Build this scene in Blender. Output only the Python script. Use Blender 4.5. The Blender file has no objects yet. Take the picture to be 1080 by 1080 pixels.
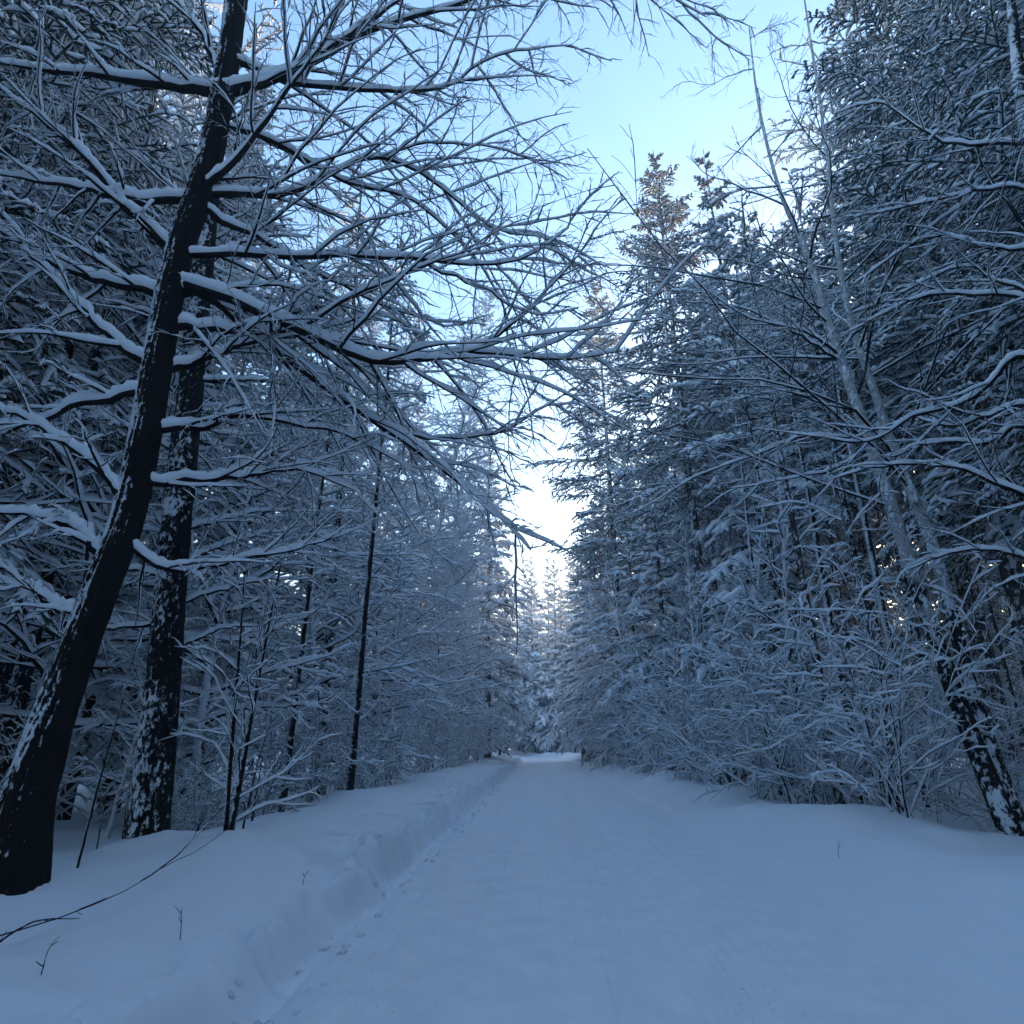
import bpy, math
import numpy as np
from mathutils import Vector, Euler

rng = np.random.default_rng(11)
scene = bpy.context.scene
COL = scene.collection
R_ = math.radians
Z = np.array([0.0, 0.0, 1.0])

# ------------------------------------------------------------------ camera
FPX = 680.0 / 1080.0                     # focal length / picture side
PITCH, YAW, CAM_H = R_(19.8), R_(2.5), 1.45
cam_d = bpy.data.cameras.new('camera')
cam = bpy.data.objects.new('camera', cam_d)
COL.objects.link(cam)
cam.location = (0, 0, CAM_H)
cam.rotation_euler = (math.pi / 2 + PITCH, 0, YAW)
cam_d.sensor_width = 36
cam_d.lens = 36 * FPX
cam_d.clip_end = 3000
cam_d.clip_start = 0.05
scene.camera = cam
CAM_M = np.array(cam.rotation_euler.to_matrix())


def at(px, py, Y):
    """World point seen at pixel (px, py) of the 1080 px photograph, Y metres down the road."""
    d = CAM_M @ np.array([(px - 540) / 680.0, (540 - py) / 680.0, -1.0])
    return np.array([0, 0, CAM_H]) + d * (Y / d[1])


# ------------------------------------------------------------------ noise / terrain
def _hash(ix, iy, seed):
    n = (ix * 374761393 + iy * 668265263 + seed * 974634777) & 0x7fffffff
    n = ((n ^ (n >> 13)) * 1274126177) & 0x7fffffff
    return ((n ^ (n >> 16)) & 0xffff) / 65535.0


def vnoise(x, y, seed=0):
    x = np.asarray(x, float); y = np.asarray(y, float)
    ix = np.floor(x).astype(np.int64); iy = np.floor(y).astype(np.int64)
    fx = x - ix; fy = y - iy
    fx = fx * fx * fx * (fx * (fx * 6 - 15) + 10); fy = fy * fy * fy * (fy * (fy * 6 - 15) + 10)
    a = _hash(ix, iy, seed); b = _hash(ix + 1, iy, seed)
    c = _hash(ix, iy + 1, seed); d = _hash(ix + 1, iy + 1, seed)
    return (a + (b - a) * fx) * (1 - fy) + (c + (d - c) * fx) * fy - 0.5


def fbm(x, y, o=3, seed=0):
    s = 0; a = 1.0
    for i in range(o):
        s = s + a * vnoise(x * 2 ** i, y * 2 ** i, seed + 17 * i); a *= 0.5
    return s


def sstep(a, b, x):
    t = np.clip((x - a) / (b - a), 0, 1)
    return t * t * (3 - 2 * t)


def road_x(y):
    y = np.asarray(y, float)
    return np.where(y > 58, -0.006 * (y - 58) ** 2, 0.0)


LEFT_EDGE, RIGHT_EDGE = -1.75, 2.75


MOUNDS = [(-3.4, 4.7, 1.3, -.27), (*at(4, 950, 5.6)[:2], .55, .10), (*at(150, 900, 7.95)[:2], .55, .14), (*at(1068, 890, 9.4)[:2], .6, .14), (*at(238, 900, 7.6)[:2], .35, .07)]


def ground_z(x, y):
    x = np.asarray(x, float); y = np.asarray(y, float)
    u = x - road_x(y)
    z = 0.012 * fbm(x * 1.3, y * 0.5, 3, 3)
    # shallow wheel tracks, more trodden than cut
    for c in (-0.75, 0.95):
        z = z - 0.038 * np.exp(-((u - c - 0.08 * vnoise(y * 0.3, c, 5)) / 0.26) ** 2) * (0.6 + 0.8 * (vnoise(x * 5, y * 2.2, 8) + .5))
    z = z + 0.012 * vnoise(u * 11, y * 0.5, 51) + 0.008 * vnoise(u * 19, y * 1.1, 52) + 0.008 * fbm(x * 6, y * 5, 2, 53)
    for c, dpt in ((0.43, .016), (0.05, .010), (1.32, .009)):
        z = z - dpt * np.exp(-((u - c - 0.10 * vnoise(y * 0.12, c, 57)) / 0.028) ** 2) * (0.3 + vnoise(y * 0.8, c, 58) + .5)
    # left bank: ploughed scarp, a ragged foot, a rounded top
    edge = LEFT_EDGE + 0.16 * fbm(y * 0.45, 1.7, 3, 9) + 0.16 * vnoise(y * 2.3, x * 2, 6) + 0.08 * vnoise(y * 6.1, x * 3, 7)
    s = edge - u
    rag = np.exp(-((s - 0.22) / 0.26) ** 2) * (0.55 + 0.9 * (vnoise(y * 0.5, 3, 25) + .5))
    left = 0.33 * sstep(0.0, 0.24 + 0.24 * vnoise(y * 1.3, 8, 2), s) + 0.19 * sstep(0.2, 1.7, s)
    left = left - 0.34 * sstep(1.9, 3.6, s) + 0.16 * sstep(-0.05, 1.0, s) * fbm(x * 0.6, y * 0.5, 3, 14)
    left = left - 0.075 * np.exp(-((s + 0.08) / 0.09) ** 2) * (0.4 + vnoise(y * 0.9, 2.0, 27) + .5)
    left = left + rag * (0.21 * vnoise(x * 3.0, y * 2.3, 21) + 0.16 * np.abs(vnoise(x * 6, y * 5, 22)) + 0.05 * vnoise(x * 14, y * 11, 23))
    left = left - rag * 0.16 * np.clip(0.16 - np.abs(vnoise(x * 2.2 + vnoise(x * 5, y * 5, 41), y * 1.9, 42)), 0, 1) / 0.16
    pits = np.clip(vnoise(x * 2.6, y * 2.1, 31) - 0.10, 0, 1) * sstep(0.15, 0.4, s) * (1 - sstep(0.8, 1.15, s))
    left = left - 0.62 * pits
    # right bank: soft drifted edge with lobes
    edge = RIGHT_EDGE + 0.25 * fbm(y * 0.3, 6.7, 2, 29)
    s = u - edge
    right = 0.07 * sstep(0, 0.10, s) * (0.5 + 1.2 * (vnoise(y * 0.7, 1, 39) + .5)) + 0.40 * sstep(0.05, 1.45, s) - 0.34 * sstep(1.9, 3.4, s)
    right = right + 0.34 * sstep(0.2, 1.4, s) * fbm(x * 0.4 + 3, y * 0.55, 2, 44) * (1 - 0.5 * sstep(3, 5, s))
    z = z + left + right
    # forest floor: hummocks of snow over brush
    fl = np.maximum(sstep(3.4, 5.0, LEFT_EDGE - u + 0), sstep(3.2, 5, u - RIGHT_EDGE))
    z = z + fl * (0.34 * fbm(x * 0.55, y * 0.55, 3, 61) + 0.5 * fbm(x * 0.08, y * 0.08, 2, 71))
    for mx_, my_, mr, mh in MOUNDS:
        z = z + mh * np.exp(-((x - mx_) ** 2 + (y - my_) ** 2) / (mr * mr))
    return z


# ------------------------------------------------------------------ materials
def nt(name):
    m = bpy.data.materials.new(name); m.use_nodes = True
    t = m.node_tree; b = t.nodes['Principled BSDF']
    return m, t, b


def node(t, kind, **kw):
    n = t.nodes.new(kind)
    for k, v in kw.items():
        if k in n.inputs.keys():
            n.inputs[k].default_value = v
        else:
            setattr(n, k, v)
    return n


def ramp(t, src, pts):
    r = t.nodes.new('ShaderNodeValToRGB')
    el = r.color_ramp.elements
    while len(el) < len(pts):
        el.new(0.5)
    for e, (p, c) in zip(el, pts):
        e.position = p; e.color = (*c, 1) if len(c) == 3 else c
    t.links.new(src, r.inputs['Fac'])
    return r


SNOW_C = (0.85, 0.87, 0.90)


def snow_material(name, scale=30, bump=0.35, dist=0.01, specks=False):
    m, t, b = nt(name)
    tc = node(t, 'ShaderNodeTexCoord')
    n1 = node(t, 'ShaderNodeTexNoise', Scale=scale, Detail=6.0, Roughness=0.65)
    t.links.new(tc.outputs['Object'], n1.inputs['Vector'])
    bp = node(t, 'ShaderNodeBump', Strength=bump, Distance=dist)
    t.links.new(n1.outputs['Fac'], bp.inputs['Height'])
    if not specks:
        b.inputs['Base Color'].default_value = (*SNOW_C, 1)
    b.inputs['Roughness'].default_value = 0.7
    b.inputs['Specular IOR Level'].default_value = 0.25
    if specks:
        # crumbs of bark and needles lying on the snow, streaked along the road
        mp = node(t, 'ShaderNodeMapping'); mp.inputs['Scale'].default_value = (1, 0.45, 1)
        t.links.new(tc.outputs['Object'], mp.inputs['Vector'])
        v = node(t, 'ShaderNodeTexVoronoi', Scale=24.0); v.feature = 'F1'
        t.links.new(mp.outputs['Vector'], v.inputs['Vector'])
        big = node(t, 'ShaderNodeTexNoise', Scale=1.1, Detail=3.0)
        t.links.new(mp.outputs['Vector'], big.inputs['Vector'])
        a = ramp(t, v.outputs['Distance'], [(0.07, (1, 1, 1)), (0.16, (0, 0, 0))])
        g = ramp(t, big.outputs['Fac'], [(0.42, (0, 0, 0)), (0.56, (1, 1, 1))])
        mul = node(t, 'ShaderNodeMath', operation='MULTIPLY')
        t.links.new(a.outputs['Color'], mul.inputs[0]); t.links.new(g.outputs['Color'], mul.inputs[1])
        mul2 = node(t, 'ShaderNodeMath', operation='MULTIPLY'); mul2.inputs[1].default_value = 0.42
        t.links.new(mul.outputs[0], mul2.inputs[0])
        n3 = node(t, 'ShaderNodeTexNoise', Scale=3.0, Detail=5.0)
        t.links.new(tc.outputs['Object'], n3.inputs['Vector'])
        base = ramp(t, n3.outputs['Fac'], [(0.3, (0.80, 0.82, 0.86)), (0.7, (0.88, 0.90, 0.92))])
        mx = node(t, 'ShaderNodeMix', data_type='RGBA')
        t.links.new(mul2.outputs[0], mx.inputs['Factor'])
        t.links.new(base.outputs['Color'], mx.inputs['A'])
        mx.inputs['B'].default_value = (0.06, 0.05, 0.04, 1)
        t.links.new(mx.outputs['Result'], b.inputs['Base Color'])
        # long scraped lines left by the plough and by skis
        mp2 = node(t, 'ShaderNodeMapping'); mp2.inputs['Scale'].default_value = (9, 0.25, 1)
        t.links.new(tc.outputs['Object'], mp2.inputs['Vector'])
        n4 = node(t, 'ShaderNodeTexNoise', Scale=1.0, Detail=4.0)
        t.links.new(mp2.outputs['Vector'], n4.inputs['Vector'])
        bp2 = node(t, 'ShaderNodeBump', Strength=0.8, Distance=0.03)
        t.links.new(n4.outputs['Fac'], bp2.inputs['Height'])
        t.links.new(bp.outputs['Normal'], bp2.inputs['Normal'])
        t.links.new(bp2.outputs['Normal'], b.inputs['Normal'])
    else:
        t.links.new(bp.outputs['Normal'], b.inputs['Normal'])
    return m


def bark_material(name, c1, c2, scale, cover, wind=(-0.45, -0.55, 0.25), band=False, fine=12.0, side=0.24, foot=0.0):
    """Bark with wind-plastered snow: patchy, thickest on the windward side; cover is how much sticks."""
    m, t, b = nt(name)
    tc = node(t, 'ShaderNodeTexCoord')
    mp = node(t, 'ShaderNodeMapping'); mp.inputs['Scale'].default_value = (1, 1, 8) if band else (1, 1, 0.35)
    t.links.new(tc.outputs['Object'], mp.inputs['Vector'])
    n1 = node(t, 'ShaderNodeTexNoise', Scale=scale, Detail=7.0, Roughness=0.7)
    t.links.new(mp.outputs['Vector'], n1.inputs['Vector'])
    if band:
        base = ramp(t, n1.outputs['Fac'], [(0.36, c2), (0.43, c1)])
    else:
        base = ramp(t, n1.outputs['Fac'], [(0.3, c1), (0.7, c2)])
    if foot:
        # old rough dark bark round the foot of the stem
        sp_ = node(t, 'ShaderNodeSeparateXYZ'); t.links.new(tc.outputs['Object'], sp_.inputs[0])
        nf = node(t, 'ShaderNodeTexNoise', Scale=2.2, Detail=5.0); t.links.new(tc.outputs['Object'], nf.inputs['Vector'])
        zf = node(t, 'ShaderNodeMath', operation='MULTIPLY_ADD'); zf.inputs[1].default_value = 1.0 / foot
        t.links.new(sp_.outputs['Z'], zf.inputs[0]); t.links.new(nf.outputs['Fac'], zf.inputs[2])
        zr = ramp(t, zf.outputs[0], [(0.85, (0.014, 0.012, 0.011)), (0.98, (0.5, 0.48, 0.46))])
        mlt = node(t, 'ShaderNodeMix', data_type='RGBA', blend_type='DARKEN'); mlt.inputs['Factor'].default_value = 1
        t.links.new(base.outputs['Color'], mlt.inputs['A']); t.links.new(zr.outputs['Color'], mlt.inputs['B'])
        base_out = mlt.outputs['Result']
    else:
        base_out = base.outputs['Color']
    # snow mask
    geo = node(t, 'ShaderNodeNewGeometry')
    dp = node(t, 'ShaderNodeVectorMath', operation='DOT_PRODUCT')
    dp.inputs[1].default_value = wind
    t.links.new(geo.outputs['Normal'], dp.inputs[0])
    n2 = node(t, 'ShaderNodeTexNoise', Scale=fine, Detail=6.0, Roughness=0.68)
    mp3 = node(t, 'ShaderNodeMapping'); mp3.inputs['Scale'].default_value = (1, 1, 0.6)
    t.links.new(tc.outputs['Object'], mp3.inputs['Vector'])
    t.links.new(mp3.outputs['Vector'], n2.inputs['Vector'])
    n5 = node(t, 'ShaderNodeTexNoise', Scale=1.6, Detail=2.0)
    t.links.new(tc.outputs['Object'], n5.inputs['Vector'])
    s1 = node(t, 'ShaderNodeMath', operation='MULTIPLY_ADD'); s1.inputs[1].default_value = side
    t.links.new(dp.outputs['Value'], s1.inputs[0]); t.links.new(n2.outputs['Fac'], s1.inputs[2])
    s2 = node(t, 'ShaderNodeMath', operation='MULTIPLY_ADD'); s2.inputs[1].default_value = 0.45
    t.links.new(n5.outputs['Fac'], s2.inputs[0]); t.links.new(s1.outputs[0], s2.inputs[2])
    s3 = node(t, 'ShaderNodeMath', operation='MULTIPLY'); s3.inputs[1].default_value = 0.6
    t.links.new(s2.outputs[0], s3.inputs[0])
    th = (0.98 - cover) * 0.6
    mask = ramp(t, s3.outputs[0], [(max(th - 0.012, 0.001), (0, 0, 0)), (min(th + 0.018, 1), (1, 1, 1))])
    mx = node(t, 'ShaderNodeMix', data_type='RGBA')
    t.links.new(mask.outputs['Color'], mx.inputs['Factor'])
    t.links.new(base_out, mx.inputs['A'])
    mx.inputs['B'].default_value = (*SNOW_C, 1)
    t.links.new(mx.outputs['Result'], b.inputs['Base Color'])
    ad = node(t, 'ShaderNodeMath', operation='MULTIPLY_ADD'); ad.inputs[1].default_value = 1.2
    t.links.new(mask.outputs['Color'], ad.inputs[0]); t.links.new(n1.outputs['Fac'], ad.inputs[2])
    bp = node(t, 'ShaderNodeBump', Strength=0.9, Distance=0.025)
    t.links.new(ad.outputs[0], bp.inputs['Height'])
    t.links.new(bp.outputs['Normal'], b.inputs['Normal'])
    b.inputs['Roughness'].default_value = 0.9
    b.inputs['Specular IOR Level'].default_value = 0.08
    return m


def needle_material(name, c1, c2, frost):
    m, t, b = nt(name)
    tc = node(t, 'ShaderNodeTexCoord')
    n1 = node(t, 'ShaderNodeTexNoise', Scale=2.5, Detail=5.0)
    t.links.new(tc.outputs['Object'], n1.inputs['Vector'])
    base = ramp(t, n1.outputs['Fac'], [(0.35, c1), (0.65, c2)])
    n2 = node(t, 'ShaderNodeTexNoise', Scale=14.0, Detail=4.0)
    t.links.new(tc.outputs['Object'], n2.inputs['Vector'])
    mask = ramp(t, n2.outputs['Fac'], [(0.62 - frost, (0, 0, 0)), (0.72 - frost, (1, 1, 1))])
    mx = node(t, 'ShaderNodeMix', data_type='RGBA')
    t.links.new(mask.outputs['Color'], mx.inputs['Factor'])
    t.links.new(base.outputs['Color'], mx.inputs['A'])
    mx.inputs['B'].default_value = (*SNOW_C, 1)
    t.links.new(mx.outputs['Result'], b.inputs['Base Color'])
    b.inputs['Roughness'].default_value = 0.8
    b.inputs['Specular IOR Level'].default_value = 0.2
    return m


M_SNOW = snow_material('snow_on_branches', 28, 0.4, 0.012)
M_ROAD = snow_material('packed_snow', 26, 0.45, 0.012, True)
M_BANK = snow_material('drifted_snow', 16, 0.35, 0.014)
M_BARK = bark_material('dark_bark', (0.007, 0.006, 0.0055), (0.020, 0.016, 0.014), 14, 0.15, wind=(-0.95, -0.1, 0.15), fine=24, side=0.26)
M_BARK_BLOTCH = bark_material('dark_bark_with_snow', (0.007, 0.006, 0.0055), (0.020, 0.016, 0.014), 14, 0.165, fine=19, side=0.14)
M_BARK_PLAST = bark_material('bark_with_plastered_snow', (0.02, 0.017, 0.015), (0.05, 0.042, 0.036), 12, 0.34)
M_BIRCH = bark_material('birch_bark', (0.55, 0.53, 0.50), (0.02, 0.018, 0.016), 5, 0.30, band=True)
M_BIRCH_FOOT = bark_material('birch_bark_dark_foot', (0.5, 0.48, 0.46), (0.02, 0.018, 0.016), 5, 0.13, band=True, foot=10.0, fine=16, side=0.16)
M_PINE = bark_material('pine_bark', (0.035, 0.026, 0.020), (0.10, 0.075, 0.058), 10, 0.08)
M_TWIG = bark_material('twig_bark', (0.009, 0.007, 0.0065), (0.02, 0.016, 0.014), 20, -0.2)
M_FROST_TWIG = bark_material('frosted_twig', (0.03, 0.025, 0.022), (0.06, 0.05, 0.045), 20, 0.52)
M_NEEDLE = needle_material('snowy_needles', (0.018, 0.026, 0.018), (0.04, 0.05, 0.034), 0.02)
M_NEEDLE_FROST = needle_material('frosted_needles', (0.03, 0.036, 0.028), (0.06, 0.065, 0.05), 0.14)
M_NEEDLE_WARM = needle_material('brownish_needles', (0.04, 0.035, 0.02), (0.09, 0.075, 0.045), 0.04)
M_GRASS = nt('dry_grass')[0]
M_GRASS.node_tree.nodes['Principled BSDF'].inputs['Base Color'].default_value = (0.06, 0.045, 0.025, 1)


# ------------------------------------------------------------------ mesh assembly
def unit(v):
    return v / np.maximum(np.linalg.norm(v, axis=-1, keepdims=True), 1e-9)


def frames(P, ref=None):
    T = unit(np.gradient(P, axis=1))
    if ref is None:
        ref = Z
        side = np.cross(T, ref)
        bad = np.linalg.norm(side, axis=-1) < 0.12
        side[bad] = np.cross(T[bad], np.array([0.3, 1.0, 0.0]))
    else:
        side = np.cross(T, np.asarray(ref, float))
    side = unit(side)
    up = np.cross(side, T)
    return T, side, up


class MB:
    def __init__(self):
        self.v, self.f, self.n = [], [], 0

    def rings(self, V):
        """V[N,K,S,3] -> swept quads."""
        N, K, S, _ = V.shape
        i = np.arange(N * K * S).reshape(N, K, S) + self.n
        a = i[:, :-1, :]; b = i[:, 1:, :]
        q = np.stack([a, np.roll(a, -1, 2), np.roll(b, -1, 2), b], -1).reshape(-1, 4)
        self.v.append(V.reshape(-1, 3)); self.f.append(q); self.n += N * K * S

    def tube(self, P, R, S=5, ref=None, rough=0.0):
        if len(P) == 0:
            return self
        T, side, up = frames(P, ref)
        a = np.arange(S) * 2 * math.pi / S + 0.3
        Rr = np.repeat(R[:, :, None], S, 2)
        if rough:
            Rr = Rr * (1 + rough * rng.normal(0, 1, Rr.shape))
        V = P[:, :, None, :] + Rr[..., None] * (np.cos(a)[None, None, :, None] * side[:, :, None, :] + np.sin(a)[None, None, :, None] * up[:, :, None, :])
        self.rings(V)
        return self

    def snow(self, P, R, thick, S=5, noise=0.35, gap=0.0, tip=0.35, wf=0.38):
        """A cap of snow lying along each branch; thins out where the branch is steep."""
        if len(P) == 0:
            return self
        N, K, _ = P.shape
        T, side, up = frames(P)
        h = np.linalg.norm(T[..., :2], axis=-1)
        t = thick * np.clip((h - 0.12) / 0.7, 0, 1) ** 1.1 if np.isscalar(thick) else thick[:, None] * np.clip((h - 0.12) / 0.7, 0, 1) ** 1.1
        t = t * np.clip(1 + noise * rng.normal(0, 1, (N, K)), 0.25, 1.8)
        if gap:
            t = t * (rng.random((N, K)) > gap)
        k = np.linspace(0, 1, K)
        t = t * (1 - (1 - tip) * k ** 2)[None, :]
        hw = R * 1.02 + t * wf
        top = R * 0.9 + t
        bot = -R * 0.15 + 0 * t
        bare = t < 0.0015
        hw = np.where(bare, R * 0.5, hw); top = np.where(bare, R * 0.4, top); bot = np.where(bare, -R * 0.4, bot)
        hw[:, -1] *= 0.3; top[:, -1] *= 0.5
        a = np.arange(S) * 2 * math.pi / S + math.pi / 2
        cy = (top + bot) / 2; ry = (top - bot) / 2
        upm = unit(up * 0.35 + Z[None, None, :] * 0.65)
        V = P[:, :, None, :] + (hw[..., None] * np.cos(a))[..., None] * side[:, :, None, :] + (cy[..., None] + ry[..., None] * np.sin(a))[..., None] * upm[:, :, None, :]
        self.rings(V)
        return self

    def build(self, name, mat, parent=None, smooth=True):
        v = np.concatenate(self.v).astype(np.float32); f = np.concatenate(self.f).astype(np.int32)
        me = bpy.data.meshes.new(name)
        me.vertices.add(len(v)); me.vertices.foreach_set('co', v.ravel())
        me.loops.add(len(f) * 4); me.loops.foreach_set('vertex_index', f.ravel())
        me.polygons.add(len(f)); me.polygons.foreach_set('loop_start', np.arange(len(f), dtype=np.int32) * 4)
        me.polygons.foreach_set('use_smooth', np.full(len(f), smooth))
        me.update(calc_edges=True)
        me.materials.append(mat)
        o = bpy.data.objects.new(name, me); COL.objects.link(o)
        if parent is not None:
            o.parent = parent
        return o


def thing(name, label, cat, loc=(0, 0, 0), group=None):
    o = bpy.data.objects.new(name, None); COL.objects.link(o)
    o.location = loc
    if label: o['label'] = label
    o['category'] = cat
    if group: o['group'] = group
    return o


def tag(o, label, cat, group=None):
    o['label'] = label; o['category'] = cat
    if group: o['group'] = group
    return o


def dup(src, loc, rz, sc, label, group, tilt=(0, 0)):
    r = src.copy(); COL.objects.link(r)
    for ch in src.children:
        c = ch.copy(); COL.objects.link(c); c.parent = r
        for g in ch.children:
            d = g.copy(); COL.objects.link(d); d.parent = c
    place(r, loc, rz, sc, tilt)
    r['label'] = label; r['group'] = group
    return r


def place(r, loc, rz, sc, tilt=(0, 0)):
    r.location = loc; r.rotation_euler = (tilt[0], tilt[1], rz); r.scale = (sc, sc, sc)


# ------------------------------------------------------------------ branching
def grow(p0, d0, L, r0, r1, K, wig, trop, tpow=1.0, rg=None):
    rg = rg or rng
    N = len(p0)
    P = np.empty((N, K, 3)); P[:, 0] = p0
    d = unit(d0.copy())
    trop = np.broadcast_to(np.asarray(trop, float), (N,))
    for k in range(1, K):
        d = unit(d + wig * rg.normal(0, 1, (N, 3)) + (trop * (k / (K - 1)) ** tpow)[:, None] * Z)
        P[:, k] = P[:, k - 1] + d * (L / (K - 1))[:, None]
    t = np.linspace(0, 1, K)[None, :]
    R = r0[:, None] + (r1 - r0)[:, None] * t ** 0.8
    return P, R


def kids(P, R, n, t0, t1, ang, ang_sd, ratio, K, wig, trop, spread, shape=lambda t: 1 - 0.6 * t, rr=0.55, rmin=0.003, rmax=0.1, rtip=0.0025, Labs=None, lsd=0.25, rg=None):
    rg = rg or rng
    N, Kp, _ = P.shape
    t = t0 + (t1 - t0) * (np.arange(n)[None, :] + rg.random((N, n))) / n
    fi = t * (Kp - 1); i = np.minimum(fi.astype(int), Kp - 2); fr = fi - i
    I = np.arange(N)[:, None]
    p = P[I, i] * (1 - fr)[..., None] + P[I, i + 1] * fr[..., None]
    T = unit(P[I, i + 1] - P[I, i])
    r = R[I, i] * (1 - fr) + R[I, i + 1] * fr
    side = np.cross(T, Z); bad = np.linalg.norm(side, axis=-1) < 0.15
    side[bad] = np.cross(T[bad], unit(rg.normal(0, 1, (bad.sum(), 3)))) if bad.any() else side[bad]
    side = unit(side); up = np.cross(side, T)
    sg = np.where((np.arange(n)[None, :] + rg.integers(0, 2, (N, 1))) % 2 == 0, 1.0, -1.0)
    ph = rg.normal(0, spread, (N, n))
    a = rg.normal(ang, ang_sd, (N, n))
    d = np.cos(a)[..., None] * T + np.sin(a)[..., None] * ((sg * np.cos(ph))[..., None] * side + np.sin(ph)[..., None] * up)
    Lp = np.linalg.norm(np.diff(P, axis=1), axis=-1).sum(1)[:, None] if Labs is None else Labs
    L = Lp * ratio * shape(t) * np.clip(rg.normal(1, lsd, (N, n)), 0.35, 1.8)
    r0 = np.clip(r * rr, rmin, rmax)
    return grow(p.reshape(-1, 3), d.reshape(-1, 3), L.ravel(), r0.ravel(), np.minimum(np.full(N * n, rtip), r0.ravel()), K, wig, trop, rg=rg)


def path(pts, K):
    """Smooth resampled polyline through points (Catmull-Rom)."""
    p = np.asarray(pts, float)
    p = np.vstack([2 * p[0] - p[1], p, 2 * p[-1] - p[-2]])
    n = len(p) - 3
    u = np.linspace(0, n - 1e-6, K); i = u.astype(int); f = (u - i)[:, None]
    a, b, c, d = p[i], p[i + 1], p[i + 2], p[i + 3]
    return 0.5 * (2 * b + (c - a) * f + (2 * a - 5 * b + 4 * c - d) * f ** 2 + (3 * b - a - 3 * c + d) * f ** 3)


# ------------------------------------------------------------------ setting: road, banks, forest ground
def sheet(name, us, ys, mat, follow=True):
    U, Y = np.meshgrid(us, ys)
    X = U + road_x(Y) if follow else U
    Zz = ground_z(X, Y)
    V = np.stack([X, Y, Zz], -1).reshape(-1, 3)
    ny, nx = U.shape
    i = np.arange(ny * nx).reshape(ny, nx)
    q = np.stack([i[:-1, :-1], i[:-1, 1:], i[1:, 1:], i[1:, :-1]], -1).reshape(-1, 4)
    m = MB(); m.v = [V]; m.f = [q]; m.n = len(V)
    o = m.build(name, mat); o['kind'] = 'structure'
    return o


ys = np.concatenate([np.arange(-30, -2, 1.0), np.arange(-2, 14, 0.045), np.arange(14, 40, 0.16), np.arange(40, 130.1, 0.7)])
sheet('road', np.arange(LEFT_EDGE + 0.1, RIGHT_EDGE - 0.3 + 0.001, 0.025), ys, M_ROAD)
uL = np.concatenate([[-9.0, -7.5], np.arange(-6.4, -3.0, 0.12), np.arange(-3.0, LEFT_EDGE + 0.1 - 0.01, 0.03), [LEFT_EDGE + 0.1]])
ro = RIGHT_EDGE - 0.3
n_r = int(round((ro - (LEFT_EDGE + 0.1)) / 0.05)); ro = LEFT_EDGE + 0.1 + 0.05 * n_r
uR = np.concatenate([[ro], np.arange(ro + 0.05, 5.2, 0.06), np.arange(5.2, 8, 0.15), [9.0, 10.5]])
sheet('snow_bank', uL, ys, M_BANK)
sheet('snow_bank', uR, ys, M_BANK)
yg = np.concatenate([np.arange(-30, 45, 0.5), np.arange(45, 130.1, 1.4)])
sheet('forest_ground', np.concatenate([np.arange(-140, -40, 6.0), np.arange(-40, -9.0, 0.5), [-9.0]]), ys[::3] if False else yg, M_BANK)
sheet('forest_ground', np.concatenate([[10.5], np.arange(11, 40, 0.5), np.arange(40, 150, 6.0)]), yg, M_BANK)
sheet('far_ground', np.arange(-400, 401, 10.0), np.concatenate([np.arange(129.0, 400, 8.0)]), M_BANK, False)
sheet('far_ground', np.arange(-400, 401, 10.0), np.arange(-200, -29, 8.0), M_BANK, False)


def on_ground(x, y, sink=0.12):
    return (float(x), float(y), float(ground_z(x, y)) - sink)


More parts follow.
